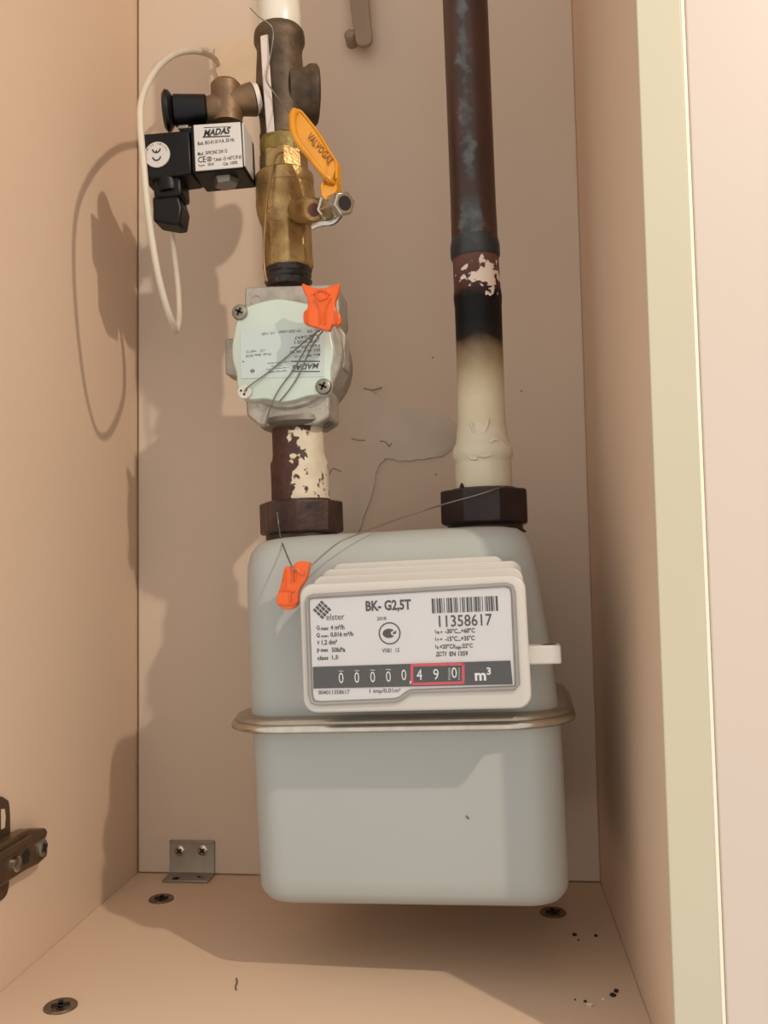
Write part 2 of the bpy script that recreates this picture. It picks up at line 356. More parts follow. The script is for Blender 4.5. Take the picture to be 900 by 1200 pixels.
def mt(mb, s, xa, ya, xb, yb_, bold=0.0, y=YT, shear=0.0, conv=c3):
    p = hit(MM, *conv(xa, (ya + yb_) / 2), y); q = hit(MM, *conv(xb, (ya + yb_) / 2), y)
    t = hit(MM, *conv((xa + xb) / 2, ya), y); u = hit(MM, *conv((xa + xb) / 2, yb_), y)
    o_ = len(mb.v); text_into(mb, s, None, p.x, u.z, q.x, t.z, y, bold=bold, shear=shear)
    sl = (q.z - p.z) / max(q.x - p.x, 1e-6) + 0.0
    if conv is c3: sl = -0.002 + 0.02 * ((530 - xa) / 430) * 0
    return
pr = MB()
mt(pr, 'BK- G2,5T', 277, 93, 427, 134, .035)
mt(pr, 'elster', 147, 138, 207, 159)
mt(pr, '2018', 314, 148, 345, 160, .01)
mt(pr, 'V581  15', 331, 252, 388, 266, .01)
mt(pr, '11358617', 518, 141, 694, 180, .01)
for s, xa, ya, xb, yb_ in (('Q', 115, 177, 126, 193), ('max', 130, 184, 155, 193), ('4 m³/h', 161, 175, 207, 191), ('Q', 115, 202, 126, 218), ('min', 130, 208, 154, 216), ('0,016 m³/h', 161, 198, 236, 216),
        ('V', 117, 227, 125, 241), ('1,2 dm³', 132, 224, 183, 243), ('p', 117, 253, 125, 268), ('max', 129, 255, 154, 264), ('50kPa', 165, 249, 210, 265), ('class', 118, 277, 154, 291), ('1,5', 166, 275, 187, 291),
        ('t', 505, 190, 509, 202), ('m =', 511, 196, 530, 205), ('-30°C...+60°C', 539, 186, 637, 203), ('t', 506, 215, 510, 228), ('g =', 512, 220, 530, 233), ('-15°C...+35°C', 539, 211, 636, 228),
        ('t', 506, 239, 510, 252), ('b', 512, 244, 518, 255), ('=20°C/t', 521, 238, 574, 254), ('sp', 575, 246, 592, 258), (':22°C', 593, 236, 630, 251), ('ДСТУ', 509, 263, 545, 281), ('EN 1359', 553, 262, 614, 278)):
    mt(pr, s, xa, ya, xb, yb_, .03)
mt(pr, '004011358617', 121, 390, 224, 404, .01)
mt(pr, '1 imp/0,01m³', 290, 385, 392, 403, .01)
# barcode
bars = [3, 1, 1, 2, 2, 1, 3, 1, 1, 2, 1, 3, 1, 1, 2, 1, 3, 2, 1, 1, 2, 1, 1, 3, 1, 2, 2, 1, 1, 2, 3, 1, 1, 1, 2, 2, 1, 1, 3, 1, 2, 1, 1, 2, 1, 3, 1, 1, 2, 1, 2, 1, 3, 1, 1, 2, 3]
tot = sum(bars); p0 = hit(MM, *c3(495, 110), YT); p1 = hit(MM, *c3(713, 108), YT); zt_ = hit(MM, *c3(604, 84), YT).z; zb_ = hit(MM, *c3(604, 133), YT).z
acc = 0
for k, w in enumerate(bars):
    if k % 2 == 0:
        xa = p0.x + (p1.x - p0.x) * acc / tot; xb = p0.x + (p1.x - p0.x) * (acc + w) / tot
        pr.add([(xa, YT, zb_), (xb, YT, zb_), (xb, YT, zt_), (xa, YT, zt_)], [(0, 1, 2, 3)])
    acc += w
# maker's striped diamond and round approval mark
c = hit(MM, *c3(133, 125), YT); R_ = .0038
for k in range(4):
    for q in range(3):
        u0 = -1 + k * .5; v0 = -1 + q * .68
        pt = [(u0 + .06, v0), (u0 + .42, v0), (u0 + .42, v0 + .58), (u0 + .06, v0 + .58)]
        pr.add([(c.x + (u - v) * .62 * R_, YT, c.z + (u + v) * .62 * R_) for u, v in pt], [(0, 1, 2, 3)])
c = hit(MM, *c3(356, 203), YT)
def annulus(mb, c, r0, r1, a0=0, a1=360, n=40, y=YT, ez=1.0, M=None):
    vs = []; full = abs(a1 - a0) >= 360
    for i in range(n + (0 if full else 1)):
        a = math.radians(a0 + (a1 - a0) * i / n)
        for r in (r0, r1):
            v = Vector((c.x + r * math.cos(a), y, c.z + r * math.sin(a) * ez)); vs.append(M @ v if M else v)
    m_ = len(vs) // 2
    mb.add(vs, [(2 * i, 2 * i + 1, 2 * ((i + 1) % m_) + 1, 2 * ((i + 1) % m_)) for i in range(m_ if full else m_ - 1)])
annulus(pr, c, .0046, .0052)
annulus(pr, Vector((c.x - .0003, 0, c.z)), .0010, .0030, 40, 320, 26, ez=.72)
pr.add([(c.x + dx, YT, c.z + dz) for dx, dz in ((-.0034, 0), (.0004, .0014), (.0008, -.0014))], [(0, 1, 2)])
pr.add([(c.x + dx, YT, c.z + dz) for dx, dz in ((.0016, .0004), (.0033, .0012), (.0030, -.0002), (.0016, -.0006))], [(0, 1, 2, 3)])
tag(pr.build('printing', M_ink, meter, local=True), 'black printed type, serial number, barcode and ratings')
# counter band, red frame, digits
def quad(mb, pts, y, conv=c3):
    vs = [hit(MM, *conv(*p), y) for p in pts]; mb.add(vs, [(0, 1, 2, 3)])
cb = MB()
ps = [(103, 314), (754, 293), (762, 371), (105, 385)]
f_ = [hit(MM, *c3(*p), -.1060) for p in ps]; b_ = [Vector((p.x, -.1055, p.z)) for p in f_]; cb.prism(f_, b_)
band = cb.build('counter_band', M_dark, meter, local=True)
def digit(t_, xa, ya, xb, yb_, bold, y, name='digit'):
    mb = MB(); mt(mb, t_, xa, ya, xb, yb_, bold, y=y); mb.build(name, M_white, band, local=True)
for x, y in ((196, 350), (248, 348.5), (300, 347), (352, 345.5), (403, 340)): digit('0', x - 8, y - 18, x + 8, y + 18, -.004, -.10625)
tk = MB()
for x, y in ((196, 328), (248, 327), (300, 325), (352, 323)): mt(tk, '~', x - 8, y - 2.5, x + 8, y + 1, 0, y=-.10625)
tag(tk.build('digit_edge', M_white, band, local=True), kind='stuff')
digit('m', 637, 333, 674, 359, .03, -.10625, 'unit_letter'); digit('3', 676, 315, 690, 340, .03, -.10625, 'unit_letter'); digit(',', 422, 360, 427, 371, .02, -.1067, 'decimal_comma')
rf = MB()
def rectframe(mb, x0_, y0_, x1_, y1_, w, y):
    s = -5.0 / 180
    for (a_, b2, c2, d2) in ((x0_, y0_, x1_, y0_ + w), (x0_, y1_ - w, x1_, y1_), (x0_, y0_, x0_ + w, y1_), (x1_ - w, y0_, x1_, y1_)):
        q = [(a_, b2 + s * (a_ - x0_)), (c2, b2 + s * (c2 - x0_)), (c2, d2 + s * (c2 - x0_)), (a_, d2 + s * (a_ - x0_))]
        f = [hit(MM, *c3(*p), y) for p in q]; g = [Vector((p.x, y + .0006, p.z)) for p in f]; mb.prism(f, g)
rectframe(rf, 425, 304, 603, 375, 9, -.1065)
rf.build('red_frame', M_red, band, local=True)
wh = MB(); quad(wh, [(434, 313), (594, 308), (594, 361), (434, 366)], -.1062); wh.build('counter_wheels', M_wheel, band, local=True)
for t_, x, y in (('4', 454, 339), ('9', 509, 338), ('0', 569, 333)): digit(t_, x - 9, y - 18, x + 9, y + 18, 0, -.1064)
rd = MB()
for k in range(7):
    mt(rd, '-', 549, 318 + k * 6, 557, 319.5 + k * 6, 0, y=-.1064); mt(rd, '-', 582, 318 + k * 6, 588, 319.5 + k * 6, 0, y=-.1064)
tag(rd.build('wheel_ticks', M_white, band, local=True), kind='stuff')

# ------------------------------------------------------------------ vertical lines of the two pipes
def interp(tab, y):
    for (a, b) in zip(tab, tab[1:]):
        if y <= b[0] or b is tab[-1]: return a[1] + (b[1] - a[1]) * (y - a[0]) / (b[0] - a[0])
YL = 0.529
ltab = [(-120, 322), (15, 327), (100, 328), (200, 333), (300, 337.5), (345, 338.5), (490, 348), (608, 353.5), (640, 354)]
rtab = [(-120, 541), (0, 545), (290, 556.5), (370, 561), (500, 564.5), (596, 568), (640, 569)]
YR = 0.5235
def axL(py): return P(interp(ltab, py), py, YL)
def axR(py): return P(interp(rtab, py), py, YR)
def plathe(prof, ax, Y, seg=32, ang=0, off=0.0, wob=0.0):
    up_ = (ax(prof[0][0]) - ax(prof[-1][0])).normalized(); u = Vector((1, 0, 0)); u = (u - up_ * u.dot(up_)).normalized(); w = up_.cross(u)
    rings = []
    for py, hw in prof:
        c = ax(py); r = hw * Y / FPX
        rings.append([c + (u * math.cos(ang + 2 * math.pi * i / seg) + w * math.sin(ang + 2 * math.pi * i / seg)) * r * (1 + wob * random.uniform(-1, 1)) for i in range(seg)])
    return MB().loft(rings)
def lin(ax, py, k=0): return ax(py)

# nuts
def nut(ax, Y, top, bot, hw, m, label, ang):
    e = empty('union_nut', T(ax(bot)), label, 'nut', 'union nuts above the meter')
    plathe([(top + 1.5, hw * .93), (top + 3, hw * 1.01), (bot - 3, hw * 1.01), (bot - 1, hw * .95)], ax, Y, 8, ang).build('nut_body', m, e, smooth=20, bevel=.0006)
    plathe([(top - .5, hw * .72), (top + 2.5, hw * .76)], ax, Y, 32).build('top_collar', m, e)
    plathe([(bot - 2, hw * .86), (bot + 1.8, hw * .82)], ax, Y, 32).build('bottom_lip', m, e)
    return e
nut(axL, .529, 587, 627, 49.5, M_nut, 'brown worn steel union nut under the flaking white nipple', .1)
nut(axR, .5235, 573.5, 616, 52.5, M_nut2, 'near-black steel union nut under the tall right pipe', .33)

# ------------------------------------------------------------------ left train: nipple with flaking paint
m, N, L, b, tc, sp = nodes_of('flaking_white_paint_on_rust', .55, 0)
n1 = noise_(N, L, tc, 180, 5); n2 = noise_(N, L, tc, 55, 3)
x_ = math_(N, L, 'MULTIPLY', sp.outputs[0], 60); z_ = math_(N, L, 'MULTIPLY', sp.outputs[2], 0)
s_ = math_(N, L, 'ADD', math_(N, L, 'ADD', x_, math_(N, L, 'MULTIPLY', math_(N, L, 'SUBTRACT', n1, .5), 3.2)), math_(N, L, 'MULTIPLY', math_(N, L, 'SUBTRACT', n2, .5), 1.6))
fac = ramp_(N, L, math_(N, L, 'ADD', s_, .52), [(.44, (0, 0, 0, 1)), (.5, (1, 1, 1, 1))])
n4 = noise_(N, L, tc, 120, 4)
fac = math_(N, L, 'MULTIPLY', fac, ramp_(N, L, n4, [(.60, (1, 1, 1, 1)), (.64, (0, 0, 0, 1))]))
L.new(mix_(N, L, fac, ramp_(N, L, n1, [(.3, rgb(48, 26, 22)), (.7, rgb(84, 46, 36))]), ramp_(N, L, n2, [(.3, rgb(190, 178, 152)), (.7, rgb(222, 206, 182))])), b.inputs['Base Color'])
bump_(N, L, b, fac, .7)
M_flakepaint = m
nip = empty('pipe_nipple', T(axL(588)), 'short thick pipe nipple, brown left half and flaking white paint on right', 'pipe')
plathe([(492, 30), (497, 30.5), (534, 31), (539, 31.5)], axL, .529, 36, wob=.004).build('nipple_neck', M_flakepaint, nip)
plathe([(533, 31), (538, 32), (543, 34.5), (548, 34.5), (552, 34.2), (586, 34.6), (590, 34.6)], axL, .529, 36, wob=.006).build('coupling_sleeve', M_flakepaint, nip)

# ------------------------------------------------------------------ regulator / filter
RM = frame(P(335, 500, .529), 0, -.045, 0)
reg = empty('gas_regulator', RM, 'squat cast aluminium gas regulator with pale green wavy cover plate', 'gas regulator')
def rloop(pts, y): return [hit(RM, a, b_, y) for a, b_ in pts]
def rprism(pts, ya, yb_, ch=0):
    f = rloop(pts, ya)
    g = [Vector((p.x, yb_, p.z)) for p in f]
    return MB().prism(f, g)
# central round body, port blocks and side bosses
c = hit(RM, 336, 415, 0.0)
def ry(cx, cz, r, ya, yb_, seg=36): return MB().lathe((cx, ya, cz), (cx, yb_, cz), [(0, r * .97), (.001, r), (yb_ - ya - .003, r), (yb_ - ya, r * .9)], seg)
cy = hit(RM, 336, 415, -.018)
ry(cy.x + .0005, cy.z, .0325, -.019, .028).build('round_body', M_alu, reg, local=True)
rprism([(287, 336), (396, 333), (398, 368), (388, 398), (292, 400), (286, 366)], -.0165, .018).build('inlet_block', M_alu, reg, local=True, bevel=.0012)
rprism([(285, 440), (386, 440), (386, 488), (372, 497), (304, 499), (289, 487)], -.0165, .018).build('outlet_block', M_alu, reg, local=True, bevel=.0015)
ob = MB().lathe(RM.inverted() @ axL(493), RM.inverted() @ axL(505), [(0, .0215), (.003, .0222), (.0045, .0205), (.0055, .0165)], 36)
ob.build('outlet_rim', mat('dark_alu', rgb(120, 112, 102), .5, metal=.4, noise=.3), reg, local=True)
rprism([(263, 397), (285, 394), (285, 444), (278, 441), (264, 439)], -.011, .006).build('side_lug', M_alu, reg, local=True, bevel=.0012)
rprism([(386, 385), (399, 383), (405, 392), (404, 430), (395, 436), (386, 436)], -.011, .006).build('side_lug', M_alu, reg, local=True, bevel=.0012)
for x, y in ((300, 352), (307, 475), (364, 471)):
    p = hit(RM, x, y, -.0165); MB().lathe((p.x, -.0163, p.z), (p.x, -.02, p.z), [(0, .0036), (.0006, .0034), (.0007, .0028), (.0003, .0026)], 20).build('cast_boss', M_alu, reg, local=True)
# cover plate
cov = [(190, 165), (300, 132), (400, 117), (510, 132), (600, 150), (700, 150), (768, 175), (783, 260), (772, 330), (778, 400), (792, 470), (787, 550), (773, 620), (772, 710), (750, 785), (680, 800), (600, 812), (520, 838), (440, 852), (370, 845), (300, 830), (200, 836), (125, 812), (105, 740), (97, 650), (72, 560), (66, 460), (80, 370), (95, 290), (125, 205)]
cv = spline([hit(RM, 260 + x / 6, 330 + y / 6, -.0215) for x, y in cov], 4, True)
cc = sum(cv, Vector()) / len(cv)
def sc_(k, y): return [Vector((cc.x + (p.x - cc.x) * k, y, cc.z + (p.z - cc.z) * k)) for p in cv]
MB().loft([sc_(.955, -.0222), sc_(.975, -.0219), sc_(.992, -.021), sc_(1, -.0198), sc_(1, -.0165)]).build('cover_plate', M_cover, reg, local=True, smooth=50)
for k, (x, y, r, mm) in enumerate(((281, 366, 10, M_screw), (379, 453, 10, M_screw), (374, 362, 9, M_screw))):
    p = hit(RM, x, y, -.0225); R_ = r * .5 / FPX
    s = MB().lathe((p.x, -.0215, p.z), (p.x, -.03, p.z), [(0, R_), (.0012, R_), (.0022, R_ * .88), (.0028, R_ * .6), (.003, R_ * .2)], 24).build('cover_screw', mm, reg, local=True)
    cr = MB()
    for a in (.5, .5 + math.pi / 2):
        Mx = T((p.x, -.0244, p.z)) @ Matrix.Rotation(a, 4, 'Y'); cr.box((0, 0, 0), (R_ * 1.0, .0006, R_ * .28), Mx)
    cr.build('cross_slot', M_hole, s, local=True)
p = hit(RM, 287, 460, -.0225)
tc_ = MB().lathe((p.x, -.0215, p.z), (p.x, -.03, p.z), [(0, .0042), (.0028, .0042), (.0034, .0036)], 24).build('seal_screw', mat('white_seal_screw', rgb(212, 208, 196), .5, noise=.15, nscale=200), reg, local=True)
tag(tc_, 'white drilled sealing screw')
hh = MB()
for dx, dz in ((-.0016, .0008), (.0014, .001), (.0002, -.0016)): hh.lathe((p.x + dx, -.02485, p.z + dz), (p.x + dx, -.03, p.z + dz), [(0, .0007), (.0002, .0007)], 10)
hh.build('wire_hole', M_hole, tc_, local=True)
# sticker
st = [(130, 345), (720, 330), (715, 668), (135, 680)]
f = [hit(RM, 260 + x / 6, 330 + y / 6, -.0226) for x, y in st]
MB().prism(f, [Vector((q.x, -.0221, q.z)) for q in f]).build('sticker', M_sticker, reg, local=True)
YS = -.0227
def rt(mb, s, xa, ya, xb, yb_, bold=0.0, shear=0.0, rot=True):
    cv_ = lambda x, y: (260 + x / 6, 330 + y / 6)
    p = hit(RM, *cv_(xa, (ya + yb_) / 2), YS); q = hit(RM, *cv_(xb, (ya + yb_) / 2), YS); t = hit(RM, *cv_((xa + xb) / 2, ya), YS); u = hit(RM, *cv_((xa + xb) / 2, yb_), YS)
    text_into(mb, s, None, p.x, u.z, q.x, t.z, YS, rot=rot, bold=bold, shear=shear)
rp = MB()
rt(rp, 'MADAS', 490, 580, 685, 618, .03, .3)
for z_a in (556, 628):
    f = [hit(RM, 260 + x / 6, 330 + y / 6, YS) for x, y in ((485, z_a), (690, z_a), (690, z_a + 8), (485, z_a + 8))]; rp.add(f, [(0, 1, 2, 3)])
for s, xa, ya, xb, yb_ in (('Mod. FMC DN 20', 510, 512, 690, 530), ('EN 161  08 Rc', 475, 478, 690, 498), ('P.max 500 mbar', 480, 448, 690, 468), ('0051', 510, 412, 600, 436), ('0497', 510, 380, 600, 402), ('TP 500 mbar  -15 +60', 280, 346, 560, 366),
        ('Fil. 50', 600, 338, 690, 356), ('Prod. data 2018', 170, 508, 345, 526), ('-15°  +60°C', 170, 480, 310, 498), ('via Madas', 320, 565, 480, 575), ('Legnago (VR)', 310, 605, 470, 616), ('Italy', 340, 588, 420, 598), ('www', 330, 626, 460, 636)):
    rt(rp, s, xa, ya, xb, yb_, .008)
rt(rp, 'CE', 612, 372, 685, 428, 0)
p = hit(RM, 260 + 215 / 6, 330 + 628 / 6, YS)
annulus(rp, p, .0011, .0015, 0, 360, 4, y=YS); rt(rp, 'M', 205, 622, 226, 636, .01)
f = [hit(RM, 260 + x / 6, 330 + y / 6, YS) for x, y in ((138, 562), (158, 558), (156, 568))]; rp.add(f, [(0, 1, 2)])
rp.build('printing', M_inkg, reg, local=True)
# threaded black joint above regulator
jn = empty('threaded_joint', T(axL(338)), 'black doped threaded joint between brass valve and aluminium regulator', 'pipe joint')
plathe([(308, 26), (314, 27), (318, 28.5), (322, 27), (325, 28.5), (328, 27), (331, 28.5), (337, 26)], axL, .529, 32, wob=.03).build('thread', M_dope, jn)

# ------------------------------------------------------------------ ball valve
bv = empty('ball_valve', T(axL(315)), 'brass ball valve with yellow lever above the aluminium regulator', 'ball valve')
plathe([(238, 34.5), (250, 34), (264, 31.5), (268, 30.5), (300, 30.5), (312, 31.5), (316, 31), (317, 27)], axL, .529, 8, .2).build('lower_socket', M_brass, bv, smooth=25, bevel=.0012)
plathe([(206, 33.5), (208, 35.5), (214, 36), (219, 35), (221, 34), (222.5, 35.8), (242, 36.4), (252, 35), (262, 32), (268, 29)], axL, .529, 40).build('valve_body', M_brass, bv)
plathe([(180, 27), (183, 29.5), (186, 29.8), (203, 30.2), (207, 30.5)], axL, .529, 8, .2).build('upper_socket', M_brass, bv, smooth=25, bevel=.0008)
plathe([(163, 27), (170, 28.5), (178, 28.5), (184, 28)], axL, .529, 32, wob=.03).build('sealant_ring', mat('green_yellow_sealant', rgb(136, 116, 52), .45, metal=.2, col2=rgb(96, 78, 34), nscale=120, thr=(.3, .6), bump=.8), bv)
# stem boss, steel bolt and side tab
c0 = P(352, 246, .515); c1 = P(368, 246, .490)
MB().lathe(c0, c1, [(0, .0078), ((c1 - c0).length - .004, .0072), ((c1 - c0).length - .0012, .0068), ((c1 - c0).length, .0058)], 24).build('stem_boss', M_brass, bv)
dd = (c1 - c0).normalized()
MB().lathe(c1 - dd * .0005, c1 + dd, [(0, .0040), (.0007, .0036)], 18).build('stem_hole', mat('red_brown_recess', rgb(92, 42, 26), .5), bv)
b0 = P(376, 247, .500); b1 = P(404, 238, .478); db = (b1 - b0).normalized(); Lb = (b1 - b0).length
bt = MB().lathe(b0, b1, [(0, .0050), (.004, .0050), (.0045, .0078), (.010, .0078), (.0104, .0068), (Lb - .003, .0072), (Lb, .0066)], 6).build('lever_bolt', M_chrome, bv, smooth=25, bevel=.0005)
MB().lathe(b1 - db * .001, b1 + db, [(0, .0042), (.0013, .0040)], 16).build('bolt_socket', M_hole, bt)
MB().tube([P(366, 267, .488), P(376, 263, .487), (P(390, 261, .487)), P(399, 252, .488)], .0016, 8, 4).build('side_tab', M_chrome, bv)
# lever
hp = [(100, 200), (105, 130), (135, 80), (185, 65), (235, 90), (290, 160), (380, 270), (470, 400), (560, 560), (640, 670), (658, 740), (655, 900), (655, 1020), (625, 1090), (580, 1140), (500, 1135), (455, 1080), (448, 970), (482, 895), (430, 830), (380, 745), (310, 680), (230, 570), (170, 480), (115, 380), (95, 290)]
def dlev(x, y):                               # left rim lies nearer than the right one, foot lies deeper
    t = (x * .82 - y * .58 + 100) / 330
    return .482 + .010 * max(-.4, min(1.2, t)) + (.004 if y > 900 else 0)
h1 = spline([P(330 + x / 10, 120 + y / 10, dlev(x, y)) for x, y in hp], 3, True)
h2 = [v + Vector((.0012, .0065, .0004)) for v in h1]
lever = MB().prism(h1, h2).build('lever', M_yellow, bv, bevel=.0010, smooth=50)
rim = [(150, 100), (120, 160), (125, 300), (160, 420), (230, 530), (300, 610), (400, 740), (480, 830), (560, 900), (620, 960)]
MB().tube([P(330 + x / 10 + .9, 120 + y / 10 + .5, dlev(x, y) - .0004) for x, y in rim], lambda t: .0024 * (1 - .55 * t), 10, 4).build('lever_rim', M_yellow, lever)
MB().tube([P(330 + x / 10, 120 + y / 10, dlev(x, y) - .0002) for x, y in ((225, 105), (300, 195), (385, 300), (470, 425), (560, 580), (630, 690), (640, 760), (640, 900))], .0008, 8, 4).build('lever_rim', M_yellow, lever)
s0 = P(330 + 30, 120 + 41.5, dlev(300, 415)); s1 = P(330 + 56.5, 120 + 73.5, dlev(565, 735)); dxv = s1 - s0
upv = P(330 + 36, 120 + 35.5, dlev(360, 355)) - s0
cu = MB(); text_into(cu, 'VALVOGAS', None, 0, 0, 1, 1, 0, bold=.012)
cu.v = [s0 + dxv * v.x + upv * v.z + Vector((-.0002, -.0011, 0)) for v in cu.v]
cu.build('raised_letters', M_yink, lever)
MB().lathe(P(322, 132, .5), P(322, 132, .49), [(0, .0001), (.0001, .0001)], 4) if False else None
vt = MB(); q = P(321, 252, .5105); text_into(vt, 'GAS', None, q.x - .005, q.z - .001, q.x + .005, q.z + .0035, q.y)
vt.v = [q + Vector((-(v.z - q.z) , -.0016, (v.x - q.x))) for v in vt.v]
vt.build('cast_letters', M_brass_dull, bv)

# ------------------------------------------------------------------ dark brass tee, white pipe, tape strip
te = empty('pipe_tee', T(axL(165)), 'dark dusty brass tee with side branch above the ball valve', 'pipe fitting')
plathe([(37, 28), (40, 30.5), (45, 31.5), (51, 31.5), (55, 29.5), (60, 28), (64, 27.8), (80, 28.8), (100, 29.5), (125, 28.8), (143, 27), (156, 26.5), (160, 28), (165, 28)], axL, .529, 36).build('tee_body', M_tee, te)
q0 = P(338, 110, .529); q1 = P(372, 112, .5345)
MB().lathe(q0, q1, [(0, .0150), (.010, .0158), (.0122, .0174), (.0135, .0180), ((q1 - q0).length - .0012, .0180), ((q1 - q0).length, .0168)], 32).build('side_branch', M_tee, te)
sp_ = MB().tube([P(311, 44, .5112), P(312, 70, .5108), (P(314, 95, .5100)), P(316, 120, .5105), P(318, 155, .5122)], .0001, 4, 2)
strip = MB(); ctr = spline([P(309.5, 42, .5130), P(311, 70, .5128), P(312.5, 95, .5122), P(314.5, 120, .5128), P(317, 155, .5145)], 5)
ringz = []
for c in ctr:
    ringz.append([c + Vector((-.0027, .0012, 0)), c + Vector((-.0021, -.0002, 0)), c + Vector((.0019, -.0012, 0)), c + Vector((.0026, -.0004, 0)), c + Vector((.0015, .0016, 0))])
strip.loft(ringz); tag(strip.build('white_strip', M_tape), 'narrow white tape strip running down the front of the dark tee', 'tape')
wp = plathe([(-110, 26.5), (12, 26.5), (14, 27.2), (30, 27), (40, 25.5)], axL, .529, 36).build('vertical_pipe', M_whitepipe); tag(wp, 'white painted vertical pipe entering the top of the dark tee', 'pipe')
wpl = MB().lathe(P(350, 4, .532), P(353, 22, .532), [(0, .003), (.008, .003)], 12)

# ------------------------------------------------------------------ solenoid valve
SM = frame(P(225, 180, .500), 0, -.04, 0)
sv = empty('solenoid_valve', T(P(262, 150, .515)), 'black coil solenoid valve with silver label and brown brass body', 'solenoid valve')
def sh(px, py, y): return SM @ hit(SM, px, py, y)
def sprism(pts, ya, yb_):
    f = [hit(SM, a, b_, ya) for a, b_ in pts]; return MB().prism([SM @ p for p in f], [SM @ Vector((p.x, yb_, p.z)) for p in f])
coil = sprism([(223, 146), (283.5, 142), (286.5, 197), (225, 203)], 0, .028).build('coil_block', M_black, sv, bevel=.0012)
sprism([(226.5, 146.3), (281.5, 142.6), (284.5, 195.5), (229, 200.5)], -.0006, .0002).build('label_plate', M_label, sv, bevel=.0004)
# label wraps onto the right side face
f = [hit(SM, 283.9, 144.5, .0008), hit(SM, 286.6, 194.5, .0008)]
xw = f[1].x + .0012
sd = MB(); vs = [SM @ Vector((f[0].x + .00075, .0006, f[0].z)), SM @ Vector((f[1].x + .0004, .0006, f[1].z)), SM @ Vector((f[1].x + .0004, .020, f[1].z)), SM @ Vector((f[0].x + .00075, .020, f[0].z))]
sd.prism(vs, [v + Vector((-.0009, 0, 0)) for v in vs]); sd.build('label_flap', M_label, sv)
sprism([(213, 150), (226, 149), (228, 202), (214, 204)], .006, .028).build('coil_frame', M_black, sv, bevel=.0008)
conn = sprism([(161, 157), (222, 152), (225, 203), (167, 211)], .0015, .024).build('connector_block', M_black, sv, bevel=.0015)
p = hit(SM, 184, 181, .0006)
MB().lathe(SM @ Vector((p.x, .0018, p.z)), SM @ Vector((p.x, -.002, p.z)), [(0, .0078), (.0012, .0078)], 36).build('round_sticker', M_label, sv)
sprism([(177, 206), (211, 203), (213, 228), (180, 232)], .004, .021).build('gland_block', M_black, sv, bevel=.002)
sprism([(178, 230), (209, 227), (210, 233), (213, 243), (210, 262), (202, 263), (179, 259)], .006, .022).build('gland_block', M_black, sv, bevel=.0015)
g0 = P(194, 214, .508)
MB().lathe(P(196, 206, .508), P(199, 228, .508), [(0, .0062), (.008, .0070), (.0108, .0064)], 20).build('cable_gland', M_black, sv)
bh = MB().lathe(P(264, 204, .513), P(266, 221, .513), [(0, .0080), (.0030, .0080), (.0034, .0080), (.0075, .0070)], 6).build('hex_bolt', mat('grey_bolt', rgb(138, 134, 124), .4, metal=.6, noise=.15), sv, smooth=25, bevel=.0004)
# brass valve body: vertical stub, right arm, cone and black plug
MB().lathe(P(266, 146, .518), P(264, 90, .518), [(0, .0095), (.004, .0096), (.008, .0108), (.014, .0096), (.0205, .0092), (.0245, .0092), (.0266, .0076), (.0272, .003)], 28).build('brass_body', M_brass_dull, sv)
MB().lathe(P(262, 122, .516), P(299, 116, .522), [(0, .0072), (.010, .0086), (.0185, .0100)], 28).build('brass_arm', M_brass_dull, sv)
MB().lathe(P(298, 117, .522), P(304, 116, .523), [(0, .0094), (.003, .0090)], 24).build('sealing_tape_ring', M_tape, sv)
MB().lathe(P(262, 128, .516), P(238, 130, .513), [(0, .0085), (.004, .0090), (.0105, .0080), (.0118, .0072)], 28).build('brass_cone', M_brass_dull, sv)
MB().lathe(P(243, 129, .513), P(190, 130, .507), [(0, .0080), (.001, .0090), (.018, .0094), (.0195, .0094), (.0198, .0080), (.0215, .0105), (.0225, .0118), (.0245, .0122), (.0262, .0100), (.0268, .004)], 32).build('reset_knob', M_black, sv)
cp = MB(); p = P(215, 151, .502)
sprism([(208, 146.5), (220, 145.5), (220, 150), (208, 151)], .006, .016).build('top_clip', M_zinc, sv, bevel=.0006)
# printed label text
vp = MB(); YV = -.00075
def vt_(s, xa, ya, xb, yb_, bold=0., shear=0.):
    cv_ = lambda x, y: (150 + x / 6, 80 + y / 6)
    p = hit(SM, *cv_(xa, (ya + yb_) / 2), YV); q = hit(SM, *cv_(xb, (ya + yb_) / 2), YV); t = hit(SM, *cv_((xa + xb) / 2, ya), YV); u = hit(SM, *cv_((xa + xb) / 2, yb_), YV)
    text_into(vp, s, SM, p.x, u.z, q.x, t.z, YV, bold=bold, shear=shear)
vt_('MADAS', 530, 422, 722, 470, .035, .3)
for xa, ya, xb, yb_ in ((532, 412, 728, 418), (525, 476, 718, 486)):
    vp.add([SM @ hit(SM, 150 + x / 6, 80 + y / 6, YV) for x, y in ((xa, ya + 3), (xb, ya - 3), (xb, yb_ - 6), (xa, yb_ + 2))], [(0, 1, 2, 3)])
for s, xa, ya, xb, yb_ in (('Bob. BO-0110 V.A. 50 Hz', 490, 502, 748, 528), ('Mod.  EVPC/NC DN 15', 490, 578, 697, 604), ('CE', 492, 620, 546, 662), ('T.Amb -15 +60°C IP 65', 600, 618, 798, 645), ('2018', 560, 665, 602, 684), ('Type', 492, 676, 540, 692), ('Cat. 100%', 668, 655, 770, 678)):
    vt_(s, xa, ya, xb, yb_, .01)
p = hit(SM, 150 + 572 / 6, 80 + 638 / 6, YV); annulus(vp, p, .0013, .0017, 0, 360, 6, y=YV, M=SM); vt_('x', 562, 628, 582, 648, .02)
vp.build('printing', M_ink, sv)
ce = MB(); p = hit(SM, 183.5, 181, .0005)
annulus(ce, Vector((p.x, 0, p.z + .0036)), .0020, .0028, 185, 355, 20, y=.0004, M=SM)
